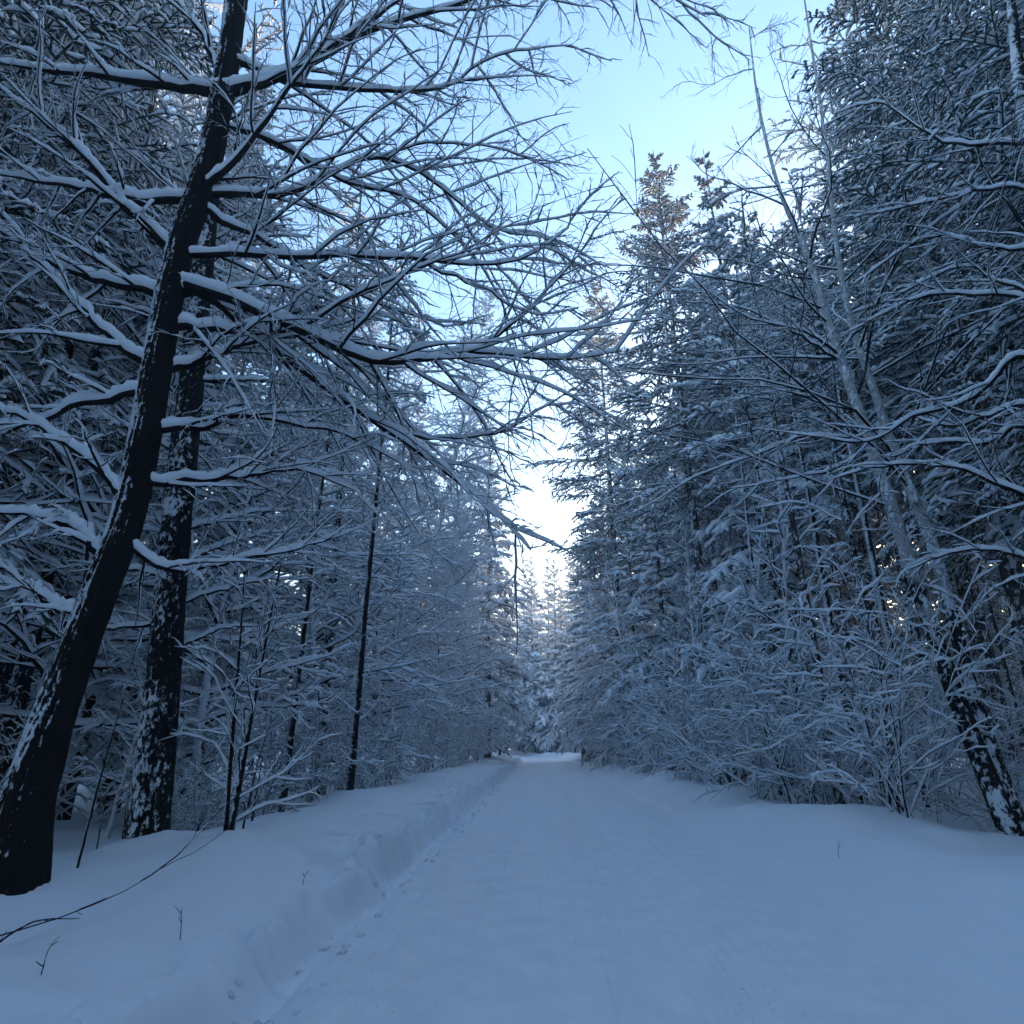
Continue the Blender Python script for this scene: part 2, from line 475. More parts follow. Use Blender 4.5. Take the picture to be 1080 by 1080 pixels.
# ------------------------------------------------------------------ tree kinds
def bare_tree(seed, H, r, n1, n2, n3, thick, crown0=0.12, elev=(35, 15), L1=0.30, trop=-0.05, bark=None, lean=0.03, narrow=1.0, n4=0, twig_mat=None, name='bare_tree', snow_S=4, wig=0.15, trop3=-0.03):
    rg = np.random.default_rng(seed)
    K = 16
    d0 = unit(np.array([[rg.normal(0, lean), rg.normal(0, lean), 1.0]]))
    P0, R0 = grow(np.zeros((1, 3)), d0, np.array([H]), np.array([r]), np.array([0.012]), K, 0.03, 0.02, rg=rg)
    R0[0] = 0.012 + (r - 0.012) * (1 - np.linspace(0, 1, K)) ** 0.85
    R0[0, 0] *= 1.25
    t = crown0 + (0.98 - crown0) * ((np.arange(n1) + rg.random(n1)) / n1)
    fi = t * (K - 1); i = np.minimum(fi.astype(int), K - 2); fr = (fi - i)[:, None]
    p = P0[0, i] * (1 - fr) + P0[0, i + 1] * fr
    rr = R0[0, i]
    az = np.arange(n1) * 2.4 + rg.normal(0, 0.5, n1)
    el = np.radians(elev[1] + (elev[0] - elev[1]) * 2 * t ** 1.2 * 0.5 + rg.normal(0, 11, n1))
    d = np.stack([np.cos(az) * np.cos(el), np.sin(az) * np.cos(el), np.sin(el)], -1)
    prof = np.clip((1 - t) ** 0.75 * 1.05 + 0.10, 0, 1) * np.clip(0.55 + 2.2 * (t - crown0), 0.5, 1)
    L = H * L1 * narrow * prof * np.clip(rg.normal(1, 0.22, n1), 0.5, 1.6)
    P1, R1 = grow(p, d, L, np.clip(rr * 0.42, 0.012, 0.09), np.full(n1, 0.005), 9, wig, trop, rg=rg)
    P2, R2 = kids(P1, R1, n2, 0.12, 0.97, R_(46), R_(13), 0.42, 6, wig * 1.1, trop, 0.55, rmin=0.005, rtip=0.004, rg=rg)
    P3, R3 = kids(P2, R2, n3, 0.1, 1.0, R_(42), R_(14), 0.42, 4, wig * 1.2, trop3, 0.7, rmin=0.0045, rtip=0.0035, rg=rg)
    root = thing(name, None, 'tree')
    MB().tube(P0, R0, 9, ref=(0, 1, 0)).build('trunk', bark or M_BARK_PLAST, root)
    b = MB().tube(P1, R1, 5).tube(P2, R2, 4).tube(P3, R3, 3)
    s = MB().snow(P1, R1, thick, 5).snow(P2, R2, thick * 0.8, snow_S).snow(P3, R3, thick * 0.62, snow_S)
    if n4:
        P4, R4 = kids(P3, R3, n4, 0.15, 0.95, R_(42), R_(14), 0.45, 3, 0.12, trop3, 0.8, rmin=0.004, rtip=0.003, rg=rg)
        b.tube(P4, R4, 3); s.snow(P4, R4, thick * 0.5, 4)
    b.build('crown', twig_mat or M_TWIG, root)
    s.build('snow', M_SNOW, root)
    return root


def spruce(seed, H, r, base, rad, n1, n2, n3, thick, droop=-0.10, needle=None, fat=0.016, name='spruce', snow_mat=None, gap=0.1, upsweep=0.0, wf=0.38):
    rg = np.random.default_rng(seed)
    K = 14
    P0, R0 = grow(np.zeros((1, 3)), Z[None, :] + rg.normal(0, .012, (1, 3)), np.array([H]), np.array([r]), np.array([0.015]), K, 0.006, 0, rg=rg)
    t = base + (0.985 - base) * ((np.arange(n1) + rg.random(n1)) / n1)
    t = 1 - (1 - t) ** 1.0
    fi = t * (K - 1); i = np.minimum(fi.astype(int), K - 2); fr = (fi - i)[:, None]
    p = P0[0, i] * (1 - fr) + P0[0, i + 1] * fr
    az = np.arange(n1) * 2.399 + rg.normal(0, 0.35, n1)
    rel = (t - base) / (1 - base)
    el = np.radians(-18 + 62 * rel ** 1.5 + rg.normal(0, 7, n1))
    d = np.stack([np.cos(az) * np.cos(el), np.sin(az) * np.cos(el), np.sin(el)], -1)
    prof = np.minimum(((1 - rel) ** 0.85) + 0.05, 0.62 + rel * 1.6)
    L = rad * prof * np.clip(rg.normal(1, 0.17, n1), 0.55, 1.5)
    P1, R1 = grow(p, d, L, np.clip(R0[0, i] * 0.3, 0.012, 0.045), np.full(n1, 0.008), 8, 0.045, droop * (1 - rel) + upsweep, rg=rg)
    lat = lambda q: np.clip(1.15 - q, 0.12, 1) * np.clip(0.45 + q * 2.2, 0, 1)
    P2, R2 = kids(P1, R1, n2, 0.10, 1.0, R_(52), R_(10), 0.46, 5, 0.06, -0.16, 0.22, shape=lat, rmin=fat * 0.75, rmax=fat * 1.1, rtip=0.007, rg=rg)
    P3, R3 = kids(P2, R2, n3, 0.1, 1.0, R_(40), R_(9), 0.46, 4, 0.05, -0.22, 0.22, shape=lambda q: 1.05 - 0.6 * q, rmin=fat * 0.7, rmax=fat * 0.95, rtip=0.006, rg=rg)
    root = thing(name, None, 'tree')
    MB().tube(P0, R0, 9, ref=(0, 1, 0)).build('trunk', M_PINE, root)
    MB().tube(P1, R1, 5).tube(P2, R2, 4).tube(P3, R3, 3).build('crown', needle or M_NEEDLE, root)
    ln = lambda P, a: np.clip(np.linalg.norm(P[:, -1] - P[:, 0], axis=-1) / a, 0.25, 1.1)
    MB().snow(P1, R1, thick * 0.9 * ln(P1, 2.0), 5, gap=gap * 0.5).snow(P2, R2, thick * ln(P2, 0.8), 5, noise=0.5, gap=gap, tip=0.6, wf=wf).snow(P3, R3, thick * 0.8 * ln(P3, 0.35), 4, noise=0.5, gap=gap, tip=0.6, wf=wf).build('snow', snow_mat or M_SNOW, root)
    return root


def shrub(seed, H, nst, n2, n3, thick, spread=0.5, r=0.018, name='bare_shrub', arch=-0.10, foot=0.25):
    rg = np.random.default_rng(seed)
    p = np.stack([rg.normal(0, foot, nst), rg.normal(0, foot, nst), np.zeros(nst)], -1)
    az = rg.random(nst) * 6.283
    out = np.abs(rg.normal(0, spread, nst))
    d = np.stack([np.cos(az) * out, np.sin(az) * out, np.ones(nst)], -1)
    L = H * np.clip(rg.normal(0.85, 0.25, nst), 0.3, 1.2)
    P1, R1 = grow(p, d, L, r * L / H * np.clip(rg.normal(1, .3, nst), .5, 1.6), np.full(nst, 0.004), 9, 0.06, arch, tpow=1.6, rg=rg)
    P2, R2 = kids(P1, R1, n2, 0.15, 0.98, R_(48), R_(16), 0.34, 7, 0.16, -0.06, 1.2, rmin=0.005, rtip=0.0035, rg=rg)
    P3, R3 = kids(P2, R2, n3, 0.1, 1.0, R_(45), R_(16), 0.45, 5, 0.18, -0.03, 0.8, rmin=0.004, rtip=0.003, rg=rg)
    root = thing(name, None, 'shrub')
    MB().tube(P1, R1, 6).build('stem', M_BARK, root)
    MB().tube(P2, R2, 4).tube(P3, R3, 3).build('twig_crown', M_TWIG, root)
    MB().snow(P1, R1, thick, 5).snow(P2, R2, thick * 0.85, 4).snow(P3, R3, thick * 0.65, 4).build('snow', M_SNOW, root)
    return root


def pole_tree(seed, H, r, crown0, n1, n2, n3, thick, bark, ndead=13, name='pine_tree', rad=0.14):
    """Tall forest-grown trunk: bare pole with short dead stubs, high narrow crown."""
    rg = np.random.default_rng(seed)
    K = 12
    P0, R0 = grow(np.zeros((1, 3)), Z[None, :] + rg.normal(0, .02, (1, 3)), np.array([H]), np.array([r]), np.array([0.03]), K, 0.008, 0, rg=rg)
    R0[0, 0] *= 1.15

    def ring(n, t0, t1, el0, el1, Lf, rr, K2, trop):
        t = t0 + (t1 - t0) * ((np.arange(n) + rg.random(n)) / n)
        fi = t * (K - 1); i = np.minimum(fi.astype(int), K - 2); fr = (fi - i)[:, None]
        p = P0[0, i] * (1 - fr) + P0[0, i + 1] * fr
        az = rg.random(n) * 6.283
        el = np.radians(el0 + (el1 - el0) * rg.random(n))
        d = np.stack([np.cos(az) * np.cos(el), np.sin(az) * np.cos(el), np.sin(el)], -1)
        L = Lf * np.clip(rg.normal(1, .35, n), .3, 2)
        return grow(p, d, L, np.full(n, rr), np.full(n, 0.004), K2, 0.08, trop, rg=rg)
    D1, DR1 = ring(ndead, 0.08, crown0 + 0.1, -15, 30, 1.3, 0.014, 6, -0.05)
    D2, DR2 = kids(D1, DR1, 5, 0.2, 1, R_(45), R_(12), 0.35, 4, 0.1, -0.05, 0.7, rmin=0.005, rg=rg)
    C1, CR1 = ring(n1, crown0, 0.98, -5, 35, H * rad, 0.03, 7, -0.06)
    C2, CR2 = kids(C1, CR1, n2, 0.15, 1, R_(50), R_(12), 0.42, 5, 0.08, -0.1, 0.5, rmin=0.014, rmax=0.018, rtip=0.008, rg=rg)
    C3, CR3 = kids(C2, CR2, n3, 0.15, 1, R_(48), R_(12), 0.42, 3, 0.08, -0.15, 0.8, rmin=0.014, rmax=0.016, rtip=0.007, rg=rg)
    root = thing(name, None, 'tree')
    MB().tube(P0, R0, 9, ref=(0, 1, 0)).build('trunk', bark, root)
    MB().tube(D1, DR1, 4).tube(D2, DR2, 3).build('bare_lower_crown', M_TWIG, root)
    MB().tube(C1, CR1, 5).tube(C2, CR2, 4).tube(C3, CR3, 3).build('crown', M_NEEDLE, root)
    MB().snow(D1, DR1, thick * 0.6, 4).snow(D2, DR2, thick * 0.5, 4).snow(C1, CR1, thick, 4).snow(C2, CR2, thick, 4, gap=.15).snow(C3, CR3, thick * 0.8, 4, gap=.15).build('snow', M_SNOW, root)
    return root

# ------------------------------------------------------------------ trees shaped one by one
def limb(root, pts, r0, r1, n2, n3, n4, thick, ratio=0.42, trop=-0.05, mat=None, tip=0.25, t0=0.12, wig=0.09):
    P = path(pts, 18)[None]
    P[0, 1:-1] += rng.normal(0, 0.016, (16, 3)) * np.linspace(1, .5, 16)[:, None]
    R = (r0 + (r1 - r0) * np.linspace(0, 1, 18) ** 0.8)[None]
    l = MB().tube(P, R, 8, rough=0.04).build('limb', mat or M_TWIG, root)
    P2, R2 = kids(P, R, n2, t0, 1.0, R_(44), R_(13), ratio, 9, wig, trop, 0.8, shape=lambda t: 1.1 - 0.55 * t, rr=0.5, rmin=0.006, rmax=0.022, rtip=0.004)
    P3, R3 = kids(P2, R2, n3, 0.1, 1.0, R_(40), R_(17), 0.42, 8, 0.15, -0.07, 0.9, shape=lambda t: 1.05 - 0.5 * t, rmin=0.0035, rmax=0.008, rtip=0.002)
    tw = MB().tube(P2, R2, 5).tube(P3, R3, 4)
    Pd, Rd = path(pts, 46)[None], None
    Pd[0] = np.stack([np.interp(np.linspace(0, 1, 46), np.linspace(0, 1, 18), P[0, :, k]) for k in range(3)], -1)
    Rd = np.interp(np.linspace(0, 1, 46), np.linspace(0, 1, 18), R[0])[None]
    sn = MB().snow(Pd, Rd, thick, 8, noise=0.16, tip=0.5).snow(P2, R2, thick * 0.55, 5, noise=.3, tip=tip).snow(P3, R3, thick * 0.19, 4, noise=.5, gap=0.2, tip=tip * 0.5)
    if n4:
        P4, R4 = kids(P3, R3, n4, 0.2, 1.0, R_(38), R_(16), 0.45, 4, 0.14, -0.03, 0.9, rmin=0.0025, rmax=0.004, rtip=0.0018)
        tw.tube(P4, R4, 3); sn.snow(P4, R4, thick * 0.07, 4, noise=.4, gap=0.2, tip=tip * 0.6)
    tw.build('twig_crown', M_TWIG, l)
    sn.build('snow', M_SNOW, l)
    return l


def trunk(root, pts, rs, mat, K=40, S=18, lump=0.03):
    P = path(pts, K)[None]
    R = np.interp(np.linspace(0, 1, K), np.linspace(0, 1, len(rs)), rs)[None]
    # furrowed bark: ridges that run up the stem and break into plates
    T, side, up = frames(P, (0.2, 1, 0))
    a = np.arange(S) * 2 * math.pi / S
    zl = np.concatenate([[0], np.cumsum(np.linalg.norm(np.diff(P[0], axis=0), axis=-1))])
    A, H_ = np.meshgrid(a, zl)
    sd = len(pts) * 7
    cx, cy_ = np.cos(A), np.sin(A)
    r1 = np.abs(fbm(cx * 5 + H_ * .15, cy_ * 5 + H_ * 1.3, 2, sd)) + np.abs(fbm(cy_ * 6 + 9, cx * 6 + H_ * 2.1, 2, sd + 3))
    Rr = R[0][:, None] * (1 + 0.20 * (0.42 - r1) + 0.16 * np.exp(-H_ / .5) * np.cos(A * 5 + 1.3) + 0.10 * fbm(cx * 0.8 + H_ * .5, cy_ * 0.8 + H_ * .3, 2, sd + 9))
    V = P[0][:, None, :] + Rr[..., None] * (np.cos(A)[..., None] * side[0][:, None, :] + np.sin(A)[..., None] * up[0][:, None, :])
    m = MB(); m.rings(V[None])
    return m.build('trunk', mat, root)


def seq(pts, Y0, Y1):
    n = len(pts)
    return [at(x, y, Y0 + (Y1 - Y0) * i / (n - 1)) for i, (x, y) in enumerate(pts)]


# the big dark tree at the left edge
hero = thing('bare_tree', 'large dark leaning tree at the left roadside with long snow-laden limbs reaching over the road', 'tree', (0, 0, 0))
HT = [(-18, 1010), (4, 950), (30, 840), (62, 740), (99, 640), (133, 550), (155, 450), (173, 345), (188, 268), (217, 180), (235, 95), (250, 0), (262, -90)]
hp = [at(x, y, 5.55 + 0.7 * i / 12) for i, (x, y) in enumerate(HT)]
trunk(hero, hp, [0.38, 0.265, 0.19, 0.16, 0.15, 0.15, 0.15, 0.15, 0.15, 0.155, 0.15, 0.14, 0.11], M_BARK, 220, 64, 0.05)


def HL(pts, r0, dy0, dy1, n2=11, n3=8, n4=3, thick=0.075, **k):
    cx = float(np.interp(pts[0][1], [p[1] for p in HT[::-1]], [p[0] for p in HT[::-1]]))
    if abs(cx - pts[0][0]) < 45:
        pts = [(cx, pts[0][1])] + list(pts[1:])
        fi = float(np.interp(pts[0][1], [p[1] for p in HT[::-1]], list(range(len(HT)))[::-1]))
        dy0 = 5.55 + 0.7 * fi / 12 - 6.0
    limb(hero, seq(pts, 6.0 + dy0, 6.0 + dy1), r0 * 1.15, k.pop('r1', 0.006), int(n2 * 1.2), n3, n4, thick * 1.25, **k)


HL([(240, 98), (190, 92), (120, 82), (50, 74), (-40, 62)], 0.075, 0.2, -0.4, 9, 8, 2, 0.10)
HL([(238, 100), (280, 88), (330, 66), (375, 32), (420, 2), (470, -30)], 0.075, 0.2, 0.3, 10, 8, 3, 0.09)
HL([(330, 66), (400, 30), (480, 6), (550, -14), (640, -20), (720, -4)], 0.04, 0.3, 0.8, 15, 8, 2, 0.05, ratio=0.27)
HL([(250, 60), (310, 88), (400, 96), (470, 92), (520, 60), (575, 50)], 0.04, 0.3, 1.0, 16, 9, 3, 0.06, ratio=0.44)
HL([(192, 208), (240, 178), (285, 120), (325, 66), (370, 0)], 0.05, 0.1, -0.2, 9, 7, 3, 0.08)
HL([(200, 208), (150, 212), (90, 200), (40, 192), (-30, 176)], 0.055, 0.1, -0.5, 9, 8, 2, 0.085)
HL([(172, 268), (130, 215), (90, 165), (50, 132), (-10, 85)], 0.06, 0.0, -0.6, 9, 8, 2, 0.085)
HL([(208, 205), (260, 205), (310, 205), (390, 166), (450, 186), (520, 240), (585, 252)], 0.045, 0.3, 1.2, 16, 9, 3, 0.06, ratio=0.44)
HL([(205, 215), (270, 250), (340, 290), (400, 320), (470, 345)], 0.04, 0.3, 1.5, 13, 9, 3, 0.06)
HL([(172, 308), (215, 310), (260, 345), (330, 400), (410, 455), (490, 512), (560, 580)], 0.062, 0.05, 1.3, 15, 9, 3, 0.085, ratio=0.42, trop=-0.09)
HL([(200, 296), (260, 322), (330, 356), (400, 382), (450, 378), (500, 370), (590, 380), (655, 370)], 0.058, 0.2, 0.7, 17, 9, 3, 0.085, ratio=0.40)
HL([(178, 272), (230, 268), (300, 272), (370, 270), (430, 272), (500, 278), (560, 270), (600, 240)], 0.04, 0.2, 0.6, 17, 9, 3, 0.065, ratio=0.40)
HL([(172, 310), (120, 300), (70, 284), (30, 262), (-30, 225)], 0.05, 0.0, -0.5, 9, 8, 2, 0.085)
HL([(150, 392), (120, 360), (85, 325), (50, 285), (20, 260)], 0.045, 0.0, -0.6, 8, 8, 2, 0.08)
HL([(178, 345), (215, 348), (265, 350), (310, 352), (360, 388), (430, 460)], 0.05, 0.1, 0.9, 12, 9, 3, 0.085)
HL([(175, 390), (215, 380), (265, 362), (320, 350), (400, 330)], 0.045, 0.1, 0.9, 12, 9, 3, 0.075)
HL([(145, 415), (100, 422), (50, 440), (10, 455), (-40, 470)], 0.045, 0.0, -0.5, 8, 8, 2, 0.08)
HL([(165, 452), (210, 452), (255, 438), (310, 448), (370, 460), (440, 500)], 0.04, 0.1, 1.0, 12, 9, 3, 0.07)
HL([(152, 535), (110, 500), (60, 462), (10, 435), (-40, 420)], 0.04, 0.0, -0.7, 8, 8, 2, 0.07)
HL([(158, 508), (215, 506), (270, 500), (320, 496), (380, 520)], 0.035, 0.1, 0.9, 11, 8, 3, 0.065)
HL([(120, 595), (80, 560), (40, 545), (-20, 540)], 0.045, 0.0, -0.6, 8, 8, 2, 0.085)
HL([(130, 570), (180, 600), (240, 592), (310, 580), (360, 565)], 0.03, 0.1, 0.8, 11, 8, 2, 0.06)
HL([(95, 650), (60, 640), (30, 620), (-10, 610)], 0.03, 0.0, -0.5, 7, 7, 2, 0.07)
HL([(250, 0), (330, -60), (450, -90), (560, -70), (660, -30), (745, 18)], 0.05, 0.3, 0.9, 14, 8, 2, 0.05, ratio=0.24)
HL([(235, 90), (215, 40), (185, 0), (150, -40)], 0.05, 0.1, 0.4, 7, 8, 2, 0.08)
HL([(225, 130), (290, 150), (360, 190), (440, 215), (520, 300), (560, 420)], 0.035, 0.4, 1.8, 15, 9, 3, 0.05, ratio=0.42)

HL([(497, 372), (530, 350), (565, 318), (600, 282), (626, 246)], 0.022, 0.55, 0.8, 10, 8, 2, 0.035, ratio=0.5, r1=.005)
HL([(410, 455), (470, 462), (530, 455), (575, 430), (612, 425)], 0.02, 0.9, 1.2, 10, 8, 2, 0.03, ratio=0.4, r1=.005)
HL([(430, 272), (500, 300), (560, 330), (610, 325)], 0.018, 0.4, 0.7, 10, 8, 2, 0.028, ratio=0.45, r1=.004)
HL([(390, 168), (460, 150), (540, 160), (600, 190)], 0.018, 0.6, 0.9, 10, 8, 2, 0.025, ratio=0.4, r1=.004)

# second dark trunk, plastered with snow, behind it
t2 = thing('bare_tree', 'dark trunk blotched with stuck snow behind the large leaning tree at the left bank', 'tree', (0, 0, 0))
tp = [at(x, y, Y) for x, y, Y in [(146, 925, 7.9), (155, 870, 7.95), (172, 720, 8.05), (185, 560, 8.2), (200, 420, 8.35), (212, 300, 8.5), (226, 160, 8.7), (244, 0, 9.0), (256, -120, 9.2)]]
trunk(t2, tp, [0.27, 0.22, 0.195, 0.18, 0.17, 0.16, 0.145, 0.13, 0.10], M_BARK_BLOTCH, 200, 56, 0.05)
for (x0, y0, x1, y1, dY) in [(190, 520, 330, 470, .5), (192, 480, 60, 430, .3), (183, 600, 300, 560, .8), (180, 610, 60, 600, .5), (175, 690, 270, 660, .6), (176, 660, 70, 680, .4),
                             (203, 400, 350, 420, 1.2), (206, 350, 90, 320, .6), (215, 270, 330, 250, 1.), (218, 230, 100, 140, 1.), (228, 130, 350, 100, 1.2), (232, 110, 120, 20, 1.2), (188, 560, 330, 540, 1.5), (176, 640, 330, 610, 1.3)]:
    limb(t2, seq([(x0, y0), ((2 * x0 + x1) / 3, (2 * y0 + y1) / 3 - 6), ((x0 + 2 * x1) / 3, (y0 + 2 * y1) / 3 - 8), (x1, y1)], 8.3, 8.3 + dY), 0.032, 0.008, 9, 7, 2, 0.065)

# the twin birch at the right
bi = thing('birch_tree', 'twin-stemmed birch leaning over the right snow bank, white snow stuck along its stems', 'tree', (0, 0, 0))
A_ = [(1085, 925, 9.3), (1062, 870, 9.35), (1010, 740, 9.6), (965, 610, 9.9), (925, 490, 10.2), (896, 405, 10.5), (872, 335, 10.7), (852, 270, 10.9), (822, 200, 11.2), (800, 110, 11.6), (790, 30, 12)]
B_ = [(1095, 925, 9.6), (1070, 860, 9.7), (1028, 740, 10.1), (985, 580, 10.4), (945, 480, 10.8), (918, 400, 11.1), (895, 330, 11.3), (880, 240, 11.5), (868, 130, 11.9), (850, 10, 12.2), (840, -60, 12.5)]
for pts, rs in ((A_, [.15, .135, .115, .105, .095, .085, .07, .055, .04, .03, .015]), (B_, [.13, .115, .10, .09, .08, .07, .06, .05, .035, .025, .012])):
    P = path([at(*p) for p in pts], 44)[None]
    R = np.interp(np.linspace(0, 1, 44), np.linspace(0, 1, len(rs)), rs)[None]
    st = MB().tube(P, R, 14, ref=(0.2, 1, 0), rough=0.02).build('trunk', M_BIRCH_FOOT, bi)
    P2, R2 = kids(P[:, 14:], R[:, 14:], 19, 0.0, 1.0, R_(50), R_(14), 0.36, 10, 0.12, 0.008, 1.3, shape=lambda t: 1.05 - 0.72 * t, rr=0.42, rmin=0.008, rmax=0.026, rtip=0.005)
    P3, R3 = kids(P2, R2, 11, 0.1, 1.0, R_(36), R_(11), 0.36, 6, 0.08, 0.03, 1.0, rmin=0.005, rmax=0.010, rtip=0.0035)
    P4, R4 = kids(P3, R3, 4, 0.15, 1.0, R_(36), R_(11), 0.42, 4, 0.1, 0.02, 1.0, rmin=0.004, rmax=0.006, rtip=0.003)
    MB().tube(P2, R2, 6).tube(P3, R3, 4).tube(P4, R4, 3).build('twig_crown', M_TWIG, st)
    MB().snow(P2, R2, 0.022, 5, tip=.2, gap=.1).snow(P3, R3, 0.008, 4, gap=.3, tip=.2).build('snow', M_SNOW, st)
for pts, r in [([(885, 375), (850, 350), (790, 335), (735, 300)], .03), ([(888, 382), (840, 352), (780, 325), (720, 318)], .028), ([(905, 462), (850, 460), (800, 480), (740, 500), (690, 530)], .03), ([(912, 475), (880, 495), (830, 505), (770, 515)], .022)]:
    limb(bi, seq(pts, 10.6, 10.0), r, 0.006, 10, 7, 2, 0.05, ratio=0.36)

# the tree just outside the right edge whose limbs reach in
rt = thing('bare_tree', 'tree at the right edge whose crooked snow-covered limbs reach in beside the twin birch', 'tree', (0, 0, 0))
rp = [at(x, y, Y) for x, y, Y in [(1290, 960, 7.2), (1230, 760, 7.4), (1175, 560, 7.7), (1130, 400, 8.0), (1100, 250, 8.4), (1075, 80, 8.9), (1060, -60, 9.3)]]
trunk(rt, rp, [.24, .2, .18, .16, .13, .10, .05], M_BARK, 40, 16, 0.04)
for pts, r in [([(1150, 400), (1080, 374), (1054, 394), (1022, 422), (966, 438), (940, 455), (905, 466), (840, 458)], .05),
               ([(1160, 450), (1080, 427), (1040, 440), (1000, 449), (966, 440)], .045),
               ([(1165, 480), (1080, 450), (1040, 467), (985, 466), (940, 482)], .045),
               ([(1170, 560), (1080, 522), (1010, 493), (935, 491), (880, 505)], .04),
               ([(1130, 350), (1080, 314), (1000, 310), (950, 322), (895, 350)], .035),
               ([(1120, 300), (1080, 240), (1040, 180), (1020, 130), (985, 70)], .04),
               ([(1130, 320), (1060, 300), (1010, 282), (930, 320)], .03),
               ([(1180, 620), (1100, 590), (1020, 580), (960, 600)], .035),
               ([(1110, 260), (1050, 262), (980, 250), (900, 300)], .03),
               ([(1100, 200), (1040, 200), (970, 215), (900, 230)], .03),
               ([(1090, 150), (1000, 150), (930, 110), (880, 120)], .03)]:
    limb(rt, seq(pts, 8.0, 8.9), r, 0.010, 10, 8, 2, 0.065, ratio=0.36)

# thin dark double sapling on the left bank
sp = thing('sapling', 'thin dark double-stemmed sapling standing on the left snow bank', 'sapling', (0, 0, 0))
for pts, r in [([(236, 905, 7.6), (244, 790, 7.7), (252, 690, 7.8), (258, 600, 7.9)], .032), ([(240, 900, 7.6), (252, 830, 7.7), (268, 740, 7.7), (285, 650, 7.8), (300, 575, 7.9)], .036)]:
    P = path([at(*p) for p in pts], 16)[None]
    R = (r + (0.008 - r) * np.linspace(0, 1, 16))[None]
    st = MB().tube(P, R, 8, ref=(0.2, 1, 0), rough=0.06).build('stem', M_BARK, sp)
    P2, R2 = kids(P, R, 13, 0.12, 1.0, R_(50), R_(16), 0.36, 9, 0.16, -0.03, 1.4, rr=0.4, rmin=0.006, rmax=.012, rtip=0.004)
    P3, R3 = kids(P2, R2, 6, 0.15, 1.0, R_(44), R_(14), 0.42, 5, 0.12, -0.03, 0.9, rmin=0.004, rtip=0.003)
    MB().tube(P2, R2, 5).tube(P3, R3, 3).build('twig_crown', M_TWIG, st)
    MB().snow(P, R, 0.05, 5, noise=.5, gap=.1).snow(P2, R2, 0.032, 5).snow(P3, R3, 0.024, 4).build('snow', M_SNOW, st)

# ------------------------------------------------------------------ kinds to copy
BARE = [bare_tree(101, 15, .13, 44, 8, 5, .095, crown0=.10, elev=(50, 6), L1=.29, trop=-0.06),
        bare_tree(102, 18, .15, 48, 8, 5, .10, crown0=.14, elev=(52, 4), L1=.25, trop=-0.07, bark=M_BARK_BLOTCH),
        bare_tree(103, 12, .10, 42, 7, 5, .085, crown0=.08, elev=(48, 10), L1=.33, trop=-0.05),
        bare_tree(104, 16, .12, 50, 8, 5, .09, crown0=.16, elev=(55, 12), L1=.24, trop=-0.07, bark=M_BIRCH)]
SLIM = [bare_tree(111, 9, .055, 32, 6, 5, .055, crown0=.12, elev=(55, 30), L1=.22, trop=-0.02, bark=M_BARK_PLAST, lean=.07, name='young_bare_tree'),
        bare_tree(112, 7, .045, 28, 6, 5, .055, crown0=.10, elev=(55, 25), L1=.27, trop=-0.04, bark=M_BIRCH, lean=.1, name='young_bare_tree')]
LACE = [bare_tree(121, 24, .16, 70, 10, 7, .07, crown0=.20, elev=(58, 8), L1=.17, trop=-0.06, twig_mat=M_FROST_TWIG, narrow=1.0, name='tall_bare_tree')]
SPRUCE = [spruce(201, 22, .22, .06, 3.5, 76, 11, 3, .19, droop=-.14, fat=.042, wf=.60, gap=.06),
          spruce(202, 26, .26, .10, 3.9, 80, 11, 3, .20, droop=-.16, fat=.044, wf=.60, gap=.06),
          spruce(203, 17, .17, .04, 3.0, 70, 10, 3, .17, droop=-.15, fat=.038, wf=.60, gap=.06)]
DARK = [spruce(221, 28, .27, .16, 4.6, 110, 20, 7, .075, droop=-.15, fat=.034, gap=.4, wf=.45),
        spruce(222, 26, .24, .20, 4.2, 105, 20, 7, .075, droop=-.17, fat=.034, gap=.4, wf=.45)]
HIGH = [spruce(231, 24, .19, .40, 3.6, 62, 11, 3, .18, droop=-.15, fat=.042, wf=.60, gap=.06),
        spruce(232, 22, .17, .46, 3.2, 58, 11, 3, .18, droop=-.17, fat=.042, wf=.60, gap=.06)]
SHARP = [spruce(211, 28, .25, .35, 4.3, 74, 18, 7, .055, droop=-.06, needle=M_NEEDLE_WARM, fat=.036, gap=.3, upsweep=0.045, wf=.5)]
POLE = [pole_tree(301, 25, .17, .50, 44, 9, 5, .09, M_PINE), pole_tree(302, 23, .14, .55, 40, 9, 5, .09, M_BARK, ndead=15), pole_tree(303, 26, .20, .45, 46, 9, 5, .09, M_BARK_BLOTCH, ndead=15)]
SHRUB = [shrub(401, 4.2, 11, 9, 5, .055), shrub(402, 3.2, 14, 9, 5, .05, spread=.6, r=.014), shrub(403, 5.2, 9, 11, 5, .06, spread=.42, r=.026), shrub(404, 1.9, 16, 7, 4, .035, spread=.75, r=.010)]
STEM = [pole_tree(311, 24, .17, .60, 24, 7, 4, .08, M_PINE, rad=.065), pole_tree(312, 23, .14, .62, 22, 7, 4, .08, M_BARK, rad=.065), pole_tree(313, 25, .19, .58, 24, 7, 4, .08, M_BARK_BLOTCH, rad=.065)]
used = set()
placed = []     # (object, description, category group key, x, y)


def put(kinds, k, x, y, sc=1.0, rz=None, tilt=(0, 0), desc='', sink=0.15):
    src = kinds[k % len(kinds)]
    rz = rng.random() * 6.283 if rz is None else rz
    loc = on_ground(x, y, sink)
    if src.name in used:
        o = dup(src, loc, rz, sc, '', '', tilt)
    else:
        used.add(src.name); place(src, loc, rz, sc, tilt); o = src
    placed.append((o, desc, x, y))
    return o


